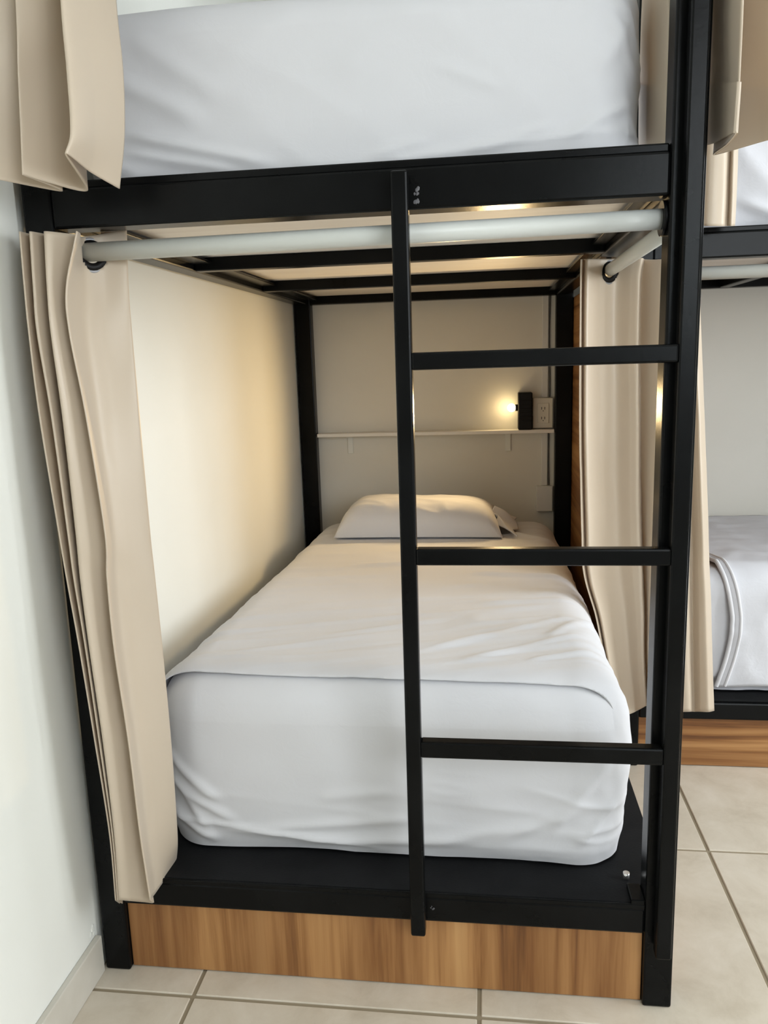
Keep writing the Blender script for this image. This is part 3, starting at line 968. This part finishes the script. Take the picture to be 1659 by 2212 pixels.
def extend_up(rows, ztop):
    up = []
    for k in (0.33, 0.66, 1.0):
        up.insert(0, [(x, y * (1 - 0.35 * k) + 0.012 * k, z + (ztop - z) * k) for (x, y, z) in rows[0]])
    return up + rows


LOWER_LEFT_ = LOWER_LEFT
r1, P1 = curtain('beige eyelet curtain gathered at the left post of the near lower bunk', LOWER_LEFT_, ns=150, nt=150, seed=11, hole=((0.097, 0.031, 1.331), 0.0215, 1))
r2, P2 = curtain('beige curtain hanging at the top left corner over the black upper rail', extend_up(UPPER_LEFT, 2.34), ns=130, nt=110, seed=21)
r3, P3 = curtain('beige eyelet curtain gathered at the right side of the lower bunk, behind the ladder', LOWER_RIGHT, ns=170, nt=150, seed=31, hole=((1.040, 0.757, 1.338), 0.0225, 1))
r4, P4 = curtain('beige curtain beside the upper mattress, wrapped round the top of the ladder post', extend_up(UPPER_RIGHT, 2.34), ns=150, nt=130, seed=41, hem=0.078)
r5, P5 = curtain('narrow beige curtain on the right-hand lower bunk, hanging just right of the ladder post', SECOND_LOWER, ns=110, nt=90, seed=51)
r6, P6 = curtain('short visible end of beige curtain in front of the right-hand upper mattress', extend_up(SECOND_UPPER, 2.34), ns=110, nt=80, seed=61)


def surf_near(P, c):
    d = ((P - np.array(c)) ** 2).sum(-1)
    i, j = np.unravel_index(d.argmin(), d.shape)
    i0, i1, j0, j1 = max(i - 3, 0), min(i + 3, P.shape[0] - 1), max(j - 3, 0), min(j + 3, P.shape[1] - 1)
    n = np.cross(P[i1, j] - P[i0, j], P[i, j1] - P[i, j0])
    return P[i, j], n / np.linalg.norm(n)


for root, P_, c in ((r1, P1, (0.097, 0.031, 1.331)), (r3, P3, (1.040, 0.757, 1.338))):
    p, n = surf_near(P_, c)
    torus('eyelet', tuple(p), tuple(n), 0.0262, 0.0034, M_ring, root)
    torus('eyelet_inner_ring_shade', tuple(p), tuple(n), 0.0192, 0.0068, M_hole, root)  # dark inner ring, widened to stand in for shade inside the hole

# ------------------------------------------------------------------ head-end fittings on the back wall
shelf = thing('wall_shelf', 'narrow white shelf on the back wall between the rear bed posts', 'shelf', (0.53, YW, 0.849))
box('shelf_board', (0.064, 1.007, L - 0.003, YW - 0.001, 0.849, 0.863), M_shelf, shelf, 0.002)
for x in (0.19, 0.83):
    bm = bmesh.new()
    box_bm(bm, x - 0.011, x + 0.011, YW - 0.006, YW - 0.001, 0.775, 0.849, 0.001, 1)
    box_bm(bm, x - 0.011, x + 0.011, YW - 0.045, YW - 0.001, 0.845, 0.849, 0.001, 1)
    done('shelf_bracket', bm, M_wall, shelf)

lamp = thing('reading_lamp', 'small black reading lamp with a lit bulb on its left, on the back wall shelf', 'lamp', (0.896, YW - 0.03, 0.8635))
box('lamp_housing', (0.868, 0.923, YW - 0.062, YW - 0.002, 0.8635, 1.008), M_hole, lamp, 0.004)
for z in (0.90, 0.915, 0.93, 0.945, 0.96, 0.975):
    box('vent_rib', (0.872, 0.919, YW - 0.0645, YW - 0.0615, z - 0.003, z + 0.003), M_hole, lamp, 0.001)
cyl('lamp_socket', (0.869, YW - 0.036, 0.949), (0.858, YW - 0.036, 0.949), 0.013, M_hole, lamp, 16)
bm = bmesh.new()
bmesh.ops.create_uvsphere(bm, u_segments=20, v_segments=12, radius=0.0165, matrix=Matrix.Translation((0.843, YW - 0.036, 0.949)))
done('bulb', bm, M_bulb, lamp, smooth=True)
sp = bpy.data.lights.new('lamp_beam', 'SPOT')
sp.energy = 32.0
sp.color = (1.0, 0.70, 0.34)
sp.spot_size = math.radians(114)
sp.spot_blend = 1.0
sp.shadow_soft_size = 0.05
sp.specular_factor = 0.35
so = bpy.data.objects.new('lamp_beam', sp)
so.location = Vector((0.815, YW - 0.045, 0.949)) - lamp.location
so.rotation_euler = Vector((-1.0, -1.9, -0.03)).to_track_quat('-Z', 'Y').to_euler()
so.parent = lamp
COL.objects.link(so)
pt = bpy.data.lights.new('lamp_glow', 'POINT')
pt.energy = 0.16
pt.color = (1.0, 0.72, 0.38)
pt.shadow_soft_size = 0.017
po = bpy.data.objects.new('lamp_glow', pt)
po.location = Vector((0.818, YW - 0.05, 0.949)) - lamp.location
po.parent = lamp
COL.objects.link(po)

outlet = thing('power_outlet', 'cream double power outlet beside the black reading lamp', 'outlet', (0.965, YW, 0.866))
box('outlet_box', (0.926, 1.004, YW - 0.030, YW - 0.001, 0.866, 0.984), M_plastic, outlet, 0.003)
box('outlet_face', (0.944, 0.988, YW - 0.0335, YW - 0.0295, 0.886, 0.964), M_plastic, outlet, 0.0015)
for z in (0.906, 0.944):
    for dx in (-0.006, 0.006):
        box('slot', (0.966 + dx - 0.0013, 0.966 + dx + 0.0013, YW - 0.0345, YW - 0.0332, z - 0.005, z + 0.005), M_slot, outlet, 0)
    cyl('slot', (0.966, YW - 0.0332, z - 0.010), (0.966, YW - 0.0345, z - 0.010), 0.002, M_slot, outlet, 10)

jb = tag(box('junction_box', (0.943, 1.006, YW - 0.026, YW - 0.001, 0.530, 0.633), M_white_pl, bev=0.003), 'blank white junction box low on the back wall beside the right rear post', 'junction box')
duct = thing('cable_duct', 'white vertical cable duct on the back wall beside the right rear post', 'cable duct', (0.985, YW, 0.633))
box('duct_cover', (0.962, 0.986, YW - 0.008, YW - 0.001, 0.634, 0.8485), M_white_pl, duct, 0.002)
box('duct_cover', (0.962, 0.986, YW - 0.008, YW - 0.001, 0.9845, 2.55), M_white_pl, duct, 0.002)
cb = []
for (a, b) in ((0.634, 0.848), (0.985, 2.50)):
    zz = np.linspace(a, b, 24)
    cb = np.stack([0.9905 + 0.002 * np.sin(zz * 14), np.full(24, YW - 0.0042), zz], -1) - np.array(duct.location)
    tube_path('cable', cb, 0.0032, M_cable, duct)
